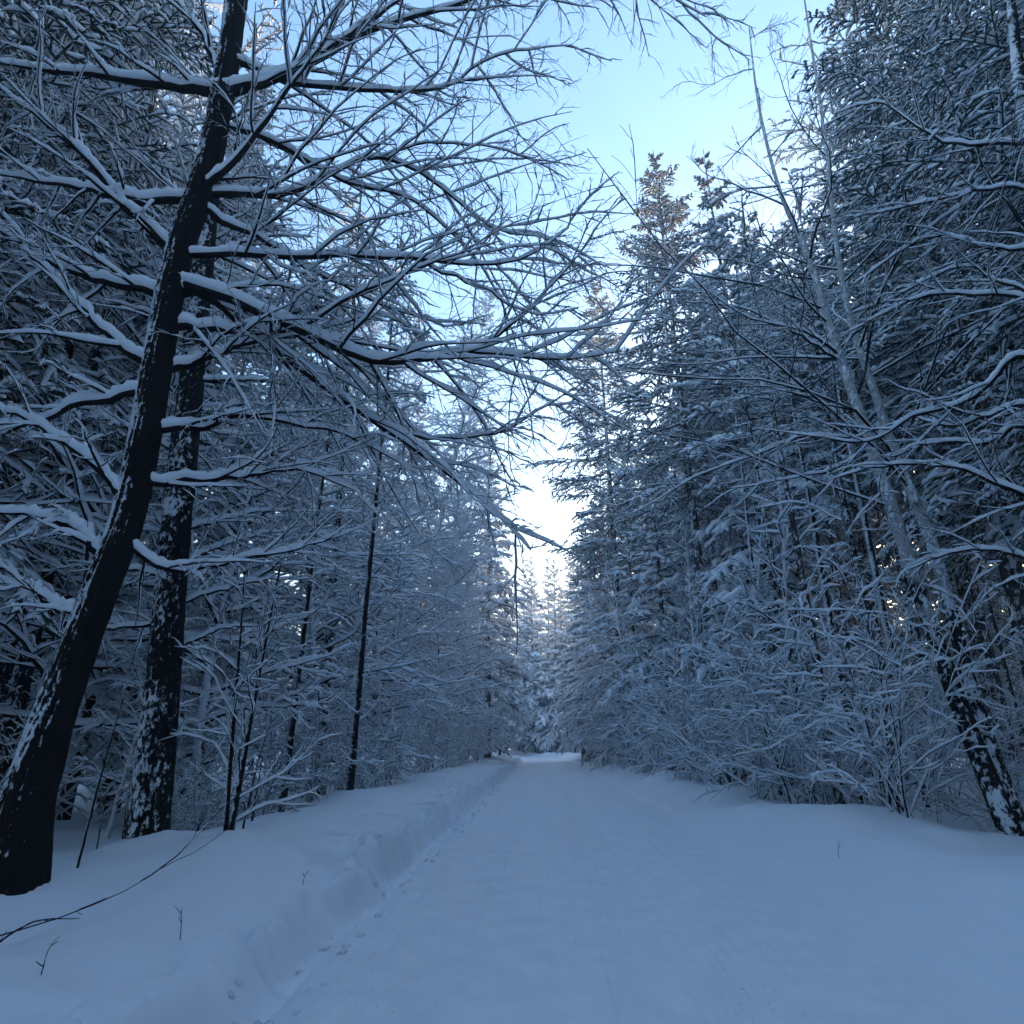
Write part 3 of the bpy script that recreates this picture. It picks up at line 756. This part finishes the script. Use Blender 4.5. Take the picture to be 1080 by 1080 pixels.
D_SPR, D_SHARP, D_DARK = 'snow-laden spruce', 'tall spruce with sunlit top', 'dark drooping spruce'
D_HIGH = 'high-crowned spruce with bare lower trunk'
D_BARE, D_POLE, D_SLIM, D_SHRUB, D_LACE = 'bare snow-laden tree', 'straight conifer trunk', 'slender young bare tree', 'bare snow-coated shrub', 'tall frosted bare tree'

# right side: spruces along the road, tops against the sky
put(SHARP, 0, 5.9, 23, 1.0, 0.4, desc=D_SHARP)
put(SHARP, 0, 4.3, 36, 1.10, 2.4, desc=D_SHARP)
for x, y, k, s in [(7.4, 20.5, 1, .93), (5.2, 28, 0, .78), (4.6, 33, 2, .95), (4.4, 40, 0, .9), (4.0, 46, 2, 1.1), (7.6, 26.5, 0, .98), (7.0, 33, 1, .85), (6.4, 40, 1, .85), (3.9, 53, 0, .95), (6.0, 49, 1, .9),
                   (9.2, 31, 1, .95), (10, 44, 1, 1), (9, 55, 0, 1.1), (3.6, 60, 2, 1.2), (5.5, 66, 0, 1)]:
    put(SPRUCE, k, x, y, s, desc=D_SPR)
for x, y, k, s in [(11.2, 9.8, 0, 1.0), (11.4, 15.8, 1, 1.28), (13.5, 11, 1, 1.05), (15, 17, 0, 1.0), (13, 7.0, 0, 1), (9.3, 4.5, 1, 1.0)]:
    put(DARK, k, x, y, s, desc=D_DARK)
for x, y, k, s in [(17, 27, 0, .9), (21, 31, 1, .9), (15.5, 33, 1, .85), (24, 25, 0, .9), (19, 40, 0, .9)]:
    put(DARK, k, x, y, s, desc=D_DARK)
for x, y, k, s in [(5.6, 15.5, 0, 1.15), (5.0, 18.5, 1, 1.3), (5.0, 22, 0, 1.1), (4.4, 26, 1, 1.2), (4.5, 30.5, 0, 1.1)]:
    put(SLIM, k, x, y, s, tilt=(0, -R_(4) - .05 * rng.random()), desc=D_SLIM)
for x, y, k, s in [(4.9, 35, 2, 1.0), (4.6, 43, 0, .8)]:
    put(BARE, k, x, y, s, desc=D_BARE)
for x, y, k, s in [(5.15, 10.2, 0, .85), (5.4, 11.6, 2, .85), (6.7, 10.6, 2, .55), (5.0, 13.2, 0, 1.0), (4.7, 15.0, 1, 1.0), (6.2, 13.6, 2, .6), (7.4, 11.8, 0, .6), (4.6, 17.2, 2, .8), (5.4, 17.0, 0, 1),
                   (4.5, 19.6, 1, 1.1), (4.3, 22.4, 0, .9), (4.2, 25, 1, 1.1), (4.1, 28, 0, 1), (4.0, 31.5, 1, 1.1), (4.0, 36, 0, 1), (3.9, 41, 1, 1.1), (9.2, 11.8, 2, .6), (7.8, 14, 2, .6), (5.9, 15, 3, 1.0)]:
    put(SHRUB, k, x, y, s, tilt=(0, -.22 * rng.random() - .08), desc=D_SHRUB)
for x, y, k, s in [(8.8, 22, 0, .95), (10.2, 26.5, 1, 1.05), (12.2, 24, 0, 1.0), (9.2, 30, 0, 1.0), (13.2, 29.5, 1, 1.1), (11.6, 20.5, 1, .95), (8.0, 18.2, 1, .78), (14.5, 22, 0, 1), (11, 35, 0, 1.05)]:
    put(HIGH, k, x, y, s, desc=D_HIGH)
# right side: forest of straight trunks behind
for px, py, Y, k, s in [(872, 760, 13.5, 0, .60), (927, 745, 12.6, 2, .56), (845, 765, 16, 2, .58), (905, 750, 18, 0, .66), (955, 750, 16, 1, .75), (812, 765, 19, 1, .62), (772, 770, 24, 2, .66), (890, 750, 15, 1, .62), (862, 752, 21, 1, .7), (938, 740, 20, 0, .7), (830, 760, 25, 0, .68)]:
    q = at(px, py, Y); put(STEM, k, q[0], Y, s, desc=D_POLE, tilt=(.01, -.02))
for px, py, Y, k, s in [(376, 735, 14, 1, .6), (342, 730, 17, 2, .8), (22, 720, 10.5, 2, .85), (98, 710, 12.5, 1, .9), (310, 735, 13, 1, .5)]:
    q = at(px, py, Y); put(STEM, k, q[0], Y, s, desc=D_POLE, tilt=(.0, .0))
pr = np.random.default_rng(77)
pts = []
tries = 0
while len(pts) < 62 and tries < 20000:
    tries += 1
    y = 9 + 60 * pr.random() ** 1.25; x = 8.0 + 22 * pr.random() ** 1.1
    if x > 6 + y * 1.15 or x < 7.5 + max(0, 3 - y * .02): continue
    if x < y * .50 + 2.5 and y < 40: continue
    if y < 21 and x < 15: continue
    if all((x - a) ** 2 + (y - b) ** 2 > 2.3 ** 2 for a, b in pts):
        pts.append((x, y))
for j, (x, y) in enumerate(pts):
    put(POLE, j, x, y, .85 + .3 * pr.random(), desc=D_POLE, tilt=(pr.normal(0, .02), pr.normal(0, .02)))

# left side
for x, y, k, s in [(-9.5, 8.4, 0, 1.0), (-13, 12, 1, 1.0), (-11.5, 5.0, 1, 1.)]:
    put(DARK, k, x, y, s, desc=D_DARK)
put(LACE, 0, -7.4, 22.5, 1.04, desc=D_LACE)
put(LACE, 0, -5.6, 31, .86, desc=D_LACE)
put(LACE, 0, -9.5, 30, 1.0, desc=D_LACE)
put(LACE, 0, -11.5, 17.5, 1.1, desc=D_LACE)
put(LACE, 0, -5.4, 25.5, .95, desc=D_LACE)
put(LACE, 0, -8.4, 26, 1.05, desc=D_LACE)
put(LACE, 0, -6.2, 38, 1.0, desc=D_LACE)
put(LACE, 0, -4.9, 43, .85, desc=D_LACE)
for x, y, k, s in [(-3.8, 48, 0, 1.2), (-4.9, 53, 2, 1.15), (-6.5, 57, 0, 1), (-3.7, 60, 2, .9), (-6.2, 46, 2, 1), (-8.5, 13.5, 0, .95), (-15, 19, 0, 1.1), (-20, 31, 0, 1.1), (-9, 40, 1, 1), (-12, 50, 0, 1.1), (-5.2, 66, 1, .9), (-7, 72, 0, 1.1)]:
    put(SPRUCE, k, x, y, s, desc=D_SPR)
for x, y, k, s in [(-5.6, 11.2, 2, .9), (-7.6, 10.2, 0, .95), (-6.6, 13.4, 3, .9), (-5.1, 15.2, 2, .85), (-6.2, 17.6, 0, .9), (-4.9, 20, 2, .9), (-8.6, 16.2, 1, .95), (-5.4, 24, 0, .85), (-7.6, 20, 3, 1), (-4.7, 28, 2, 1), (-6.6, 27, 1, .9), (-4.5, 34, 0, .8), (-6.2, 37, 3, .95), (-4.4, 40, 2, 1), (-10, 12.2, 1, 1), (-11.5, 9.8, 0, 1), (-13.5, 15, 3, 1), (-10.2, 20.5, 1, 1), (-8, 33, 0, 1), (-9, 7.0, 2, 1.0)]:
    put(BARE, k, x, y, s, desc=D_BARE)
for x, y, k, s in [(-5.0, 12.6, 0, .8), (-4.6, 17.5, 1, .9), (-4.3, 22.5, 0, .8), (-6.0, 9.6, 1, .7)]:
    put(SLIM, k, x, y, s, desc=D_SLIM)
for x, y, k, s in [(-4.9, 9.8, 3, .8), (-5.8, 10.4, 1, .7), (-4.7, 11.6, 3, 1), (-6.6, 11.6, 0, .8), (-4.5, 13.8, 1, .7), (-5.6, 14.2, 0, .8), (-4.4, 16.2, 3, 1), (-5.4, 18.8, 1, .9), (-4.3, 19.2, 0, .7), (-4.2, 24, 1, .8), (-4.1, 28, 0, .7), (-4.0, 33, 1, .8), (-7.4, 8.6, 3, .9), (-8.2, 10.8, 1, .9), (-4.0, 38, 0, .9), (-4.0, 43, 1, .9)]:
    put(SHRUB, k, x, y, s, desc=D_SHRUB)
pts = []
tries = 0
while len(pts) < 46 and tries < 20000:
    tries += 1
    y = 9.5 + 55 * pr.random() ** 1.2; x = -7.2 - 20 * pr.random() ** 1.1
    if -x > 5 + y * 1.15 or -x < .55 * y + 3: continue
    if all((x - a) ** 2 + (y - b) ** 2 > 2.5 ** 2 for a, b in pts):
        pts.append((x, y))
for j, (x, y) in enumerate(pts):
    put(POLE, 1 + j % 2, x, y, .7 + .3 * pr.random(), desc=D_POLE)
for x, y, k, s in [(-2.5, 92, 0, 1.25), (1.0, 95, 1, 1.1), (4.2, 90, 2, 1.6), (-1.0, 88, 0, 1.2), (1.8, 86, 2, 1.5), (-5.0, 97, 2, 1.15), (-0.8, 101, 0, .95), (6.5, 98, 0, 1), (-16, 95, 1, .9), (-19, 90, 0, 1), (2.6, 103, 1, .9)]:
    put(SPRUCE, k, x, y, s, desc=D_SPR)
for _ in range(16):  # extra spruces added to keep the sun off the road end
    x, y = 5 + 30 * pr.random(), 93 + 16 * pr.random()
    put(SPRUCE, _, x, y, .85 + .3 * pr.random(), desc=D_SPR)
# far end, where the road bends out of sight
for j in range(26):
    y = 80 + 34 * pr.random(); x = -20 + 34 * pr.random()
    if abs(x - float(road_x(y)) - .6) < 4.5: x = float(road_x(y)) + (6 + 6 * pr.random()) * (1 if j % 3 else -1)
    if j % 2: put(SPRUCE, j, x, y, .8 + .35 * pr.random(), desc=D_SPR)
    else: put(LACE, 0, x, y, .75 + .3 * pr.random(), desc=D_LACE)


for x, y, k, s_ in [(8.6, 2.2, 1, .95), (-8.0, 1.6, 0, .9), (5.8, -8, 0, 1), (-5.6, -8.5, 1, 1), (0.8, -13, 1, .9), (-3.2, -14, 0, .9), (4.6, -15, 0, 1)]:
    put(DARK, k, x, y, s_, desc=D_DARK)  # unseen spruces added to darken the foreground and the sides


def stick(pts, r, name, label, cat, forks=0, thick=0.0):
    P = path(pts, 14)[None]; P[0, 1:-1] += rng.normal(0, .15 * r, (12, 3))
    R = (r * (1 - .7 * np.linspace(0, 1, 14)))[None]
    o = thing(name, label, cat, (0, 0, 0))
    MB().tube(P, R, 6).build('stem', M_GRASS if name == 'grass_stalk' else M_BARK, o)
    if forks:
        P2, R2 = kids(P, R, forks, .2, .95, R_(40), R_(14), .18 if r > .008 else .3, 6, .1, .0, 1.0, rmin=.003, rtip=.002)
        MB().tube(P2, R2, 4).build('twig_crown', M_TWIG, o)
    if thick:
        MB().snow(P, R, thick, 5, noise=.5, gap=.25).build('snow', M_SNOW, o)
    return o


def gp(x, y, dz=0.0):
    return [x, y, float(ground_z(x, y)) + dz]


for k, (x, y, h, lx, ly, txt) in enumerate([(-2.35, 4.75, .22, -.02, -.10, 'curled dry grass stalk poking from the left bank near the footprints'), (-2.75, 4.05, .20, .05, .02, 'short straight dry grass stalk on the smooth left bank nearest the camera'),
                                            (3.4, 8.5, .15, .03, .0, 'tiny dry stalk on the right snow bank'), (-2.1, 6.3, .12, .03, .02, 'tiny dry stalk above the ragged edge of the left bank')]):
    stick([gp(x, y, -.03), gp(x + lx * .2, y + ly * .2, h * .6), gp(x + lx, y + ly, h)], .0035, 'grass_stalk', txt, 'grass stalk', 2)
stick([gp(-3.55, 4.2, .0), gp(-3.3, 5.0, .10), gp(-3.2, 6.0, .16), gp(-3.3, 7.4, .38), gp(-3.1, 8.6, .8)], .009, 'fallen_branch', 'long thin fallen branch lying along the crest of the left bank', 'branch', 5, .004)
stick([gp(-3.35, 4.3, -.05), gp(-3.2, 4.5, .16), gp(-2.95, 4.6, .17)], .008, 'broken_twig', 'hooked broken twig leaning on the left bank beside the big leaning trunk', 'twig', 2)
for x, y, h, r, lx, txt in [(-4.35, 6.6, 1.5, .014, .12, 'thin bare stick upright between the two dark trunks, snow floor behind'), (-5.2, 8.8, .7, .012, .05, 'short bare stub stick behind the left bank, nearest the blotched trunk'),
                            (-5.6, 8.8, .5, .011, .0, 'shortest stub stick in the snow left of the blotched trunk'), (-3.6, 8.4, 1.3, .016, .2, 'leaning bare stick just right of the blotched trunk'), (-4.0, 9.6, .8, .018, .05, 'stout dark stub between the blotched trunk and the double sapling')]:
    stick([gp(x, y, -.05), gp(x + lx * .4, y, h * .5), gp(x + lx, y, h)], r, 'dead_stick', txt, 'stick', 3, 0)


def ordinal(n):
    return ['', 'nearest', 'second-nearest', 'third-nearest', 'fourth-nearest', 'fifth-nearest', 'sixth-nearest', 'seventh-nearest', 'eighth-nearest', 'ninth-nearest'][n] if n < 10 else f"{n}{'th' if 10 <= n % 100 <= 20 else {1: 'st', 2: 'nd', 3: 'rd'}.get(n % 10, 'th')}-nearest"


GROUP = {D_SPR: 'snowy spruces', D_SHARP: 'sunlit spruces', D_DARK: 'dark drooping spruces', D_HIGH: 'high-crowned spruces', D_BARE: 'snowy bare trees', D_POLE: 'straight conifer trunks', D_SLIM: 'young bare trees', D_SHRUB: 'bare roadside shrubs', D_LACE: 'tall frosted trees'}


def bearing(x, y):
    return math.degrees(math.atan2(x, y))


MARKS = [('leaning trunk', bearing(-4.35, 5.6)), ('blotched trunk', bearing(-4.5, 8)), ('double sapling', bearing(-3.4, 7.6)), ('end of the road', 0.0), ('sunlit spruce', bearing(5.9, 23)), ('twin birch', bearing(7.0, 9.5))]


def zone(x, y):
    if y < 3.5 and abs(x) > 3.0 * y - 2:
        return ('out of view round the viewer, added for shade',)
    b = bearing(x, y)
    n = sum(b > m[1] for m in MARKS)
    if n == 0: return ('left of the leaning trunk',)
    if n == len(MARKS): return ('right of the twin birch',)
    return (f'between the {MARKS[n - 1][0]} and the {MARKS[n][0]}',)


rows = {}
for p in placed:
    rows.setdefault((p[1], zone(p[2], p[3])[0]), []).append(p)
for (d, zn), row in sorted(rows.items()):
    row.sort(key=lambda p: math.hypot(p[2], p[3]))
    for n, (o, _, x, y) in enumerate(row, 1):
        o['label'] = f"{d}, the only one {zn}" if len(row) == 1 else f"{d}, {ordinal(n)} {zn}"
        o['group'] = GROUP[d]

# ------------------------------------------------------------------ crumbled snow under the ploughed edge
cr = np.random.default_rng(31)
mb = MB()
n = 150
yy = 2.2 + 26 * cr.random(n) ** 1.7
left_side = cr.random(n) < .995
xx = np.where(left_side, LEFT_EDGE + 0.10 + cr.normal(0, .16, n), RIGHT_EDGE + cr.normal(-.05, .25, n))
rad = np.clip(cr.lognormal(-3.6, .5, n), .006, .032)
th = np.linspace(-1.45, 1.45, 5); aa = np.arange(8) * math.pi / 4
V = np.empty((n, 5, 8, 3))
zz = ground_z(xx, yy)
for i_, tt in enumerate(th):
    jit = 1 + .32 * cr.normal(0, 1, (n, 8))
    V[:, i_, :, 0] = xx[:, None] + rad[:, None] * jit * math.cos(tt) * np.cos(aa)
    V[:, i_, :, 1] = yy[:, None] + rad[:, None] * jit * math.cos(tt) * np.sin(aa)
    V[:, i_, :, 2] = zz[:, None] + rad[:, None] * (.25 + .75 * math.sin(tt) * (1 + .15 * cr.normal(0, 1, (n, 8))))
mb.rings(V)
cl = mb.build('snow_crumbs', M_BANK); cl['kind'] = 'stuff'; cl['label'] = 'crumbs of snow fallen along the foot of the ploughed banks'; cl['category'] = 'snow'

# ------------------------------------------------------------------ the rest of the forest, conifers all round, unseen ones added to block the sun
fr = np.random.default_rng(5)
mb = MB()
spots = []
for _ in range(1200):
    q = fr.random()
    if q < .42: x, y = 34 + 40 * fr.random(), -70 + 200 * fr.random()  # right side, mostly unseen, added thick to stop the low sun
    elif q < .62: x, y = -30 - 35 * fr.random(), -30 + 160 * fr.random()
    elif q < .86: x, y = -60 + 120 * fr.random(), 112 + 35 * fr.random()
    else: x, y = (7 + 20 * fr.random()) * (1 if fr.random() < .6 else -1), -60 + 54 * fr.random()
    spots.append((x, y))
for x, y in spots:
    H = 19 + 5 * fr.random(); z0 = float(ground_z(x, y)) - .3 if abs(x) < 60 and y < 130 else -.3
    n = 70
    t = .06 + .93 * (np.arange(n) + fr.random(n)) / n
    az = np.arange(n) * 2.399 + fr.normal(0, .4, n)
    el = np.radians(-14 + 60 * t ** 2 + fr.normal(0, 8, n))
    d = np.stack([np.cos(az) * np.cos(el), np.sin(az) * np.cos(el), np.sin(el)], -1)
    P, Rr = grow(np.stack([np.full(n, x), np.full(n, y), z0 + t * H], -1), d, 3.0 * ((1 - t) ** .8 + .06), np.full(n, .05) + .28 * (1 - t), np.full(n, .04), 4, .1, -.08, rg=fr)
    mb.tube(P, Rr, 4)
    mb.tube(np.array([[[x, y, z0], [x, y, z0 + H * .5], [x, y, z0 + H]]]), np.array([[.2, .14, .03]]), 5, ref=(0, 1, 0))
fo = mb.build('far_wood', M_NEEDLE_FROST)
fo['kind'] = 'stuff'; fo['label'] = 'distant mass of snowy conifers closing off the road end, unseen sides added to block sun'; fo['category'] = 'forest'

# ------------------------------------------------------------------ haze
def haze(density):
    m = bpy.data.materials.new('haze'); m.use_nodes = True
    t = m.node_tree; t.nodes.clear()
    o = t.nodes.new('ShaderNodeOutputMaterial'); v = t.nodes.new('ShaderNodeVolumePrincipled')
    v.inputs['Color'].default_value = (0.84, 0.91, 1.0, 1); v.inputs['Density'].default_value = density
    v.inputs['Anisotropy'].default_value = 0.0
    t.links.new(v.outputs['Volume'], o.inputs['Volume'])
    x0, x1, y0, y1, z0, z1 = -410, 410, -210, 410, -4, 36
    me = bpy.data.meshes.new('haze')
    vs = [(x, y, z) for z in (z0, z1) for x, y in ((x0, y0), (x1, y0), (x1, y1), (x0, y1))]
    me.from_pydata(vs, [], [(3, 2, 1, 0), (4, 5, 6, 7), (0, 1, 5, 4), (1, 2, 6, 5), (2, 3, 7, 6), (3, 0, 4, 7)])
    me.materials.append(m)
    b = bpy.data.objects.new('haze', me); COL.objects.link(b); b['kind'] = 'stuff'


HAZE = 0.0046
haze(HAZE)

# ------------------------------------------------------------------ light
SUN_AZ, SUN_EL = R_(33), R_(8)
w = bpy.data.worlds.new('World'); scene.world = w; w.use_nodes = True
t = w.node_tree
sky = t.nodes.new('ShaderNodeTexSky'); sky.sky_type = 'NISHITA'; sky.sun_disc = False
sky.sun_elevation = SUN_EL; sky.sun_rotation = SUN_AZ
sky.air_density = 1.5; sky.dust_density = 3.4; sky.ozone_density = 4.6
bg = t.nodes['Background']; bg.inputs['Strength'].default_value = 0.15
t.links.new(sky.outputs['Color'], bg.inputs['Color'])
sd = bpy.data.lights.new('sun', 'SUN'); sd.energy = 3.5; sd.angle = R_(0.5); sd.color = (1.0, 0.72, 0.48)
so = bpy.data.objects.new('sun', sd); COL.objects.link(so)
dv = Vector((math.sin(SUN_AZ) * math.cos(SUN_EL), math.cos(SUN_AZ) * math.cos(SUN_EL), math.sin(SUN_EL)))
so.rotation_euler = dv.to_track_quat('Z', 'Y').to_euler()

vs = scene.view_settings
vs.view_transform = 'Standard'; vs.look = 'None'; vs.gamma = 1; vs.use_curve_mapping = False
vs.exposure = 2.75
scene.cycles.max_bounces = 6
scene.cycles.diffuse_bounces = 4
scene.cycles.glossy_bounces = 1
scene.cycles.transmission_bounces = 1
scene.cycles.volume_bounces = 0
scene.cycles.use_denoising = True
scene.cycles.adaptive_threshold = 0.02
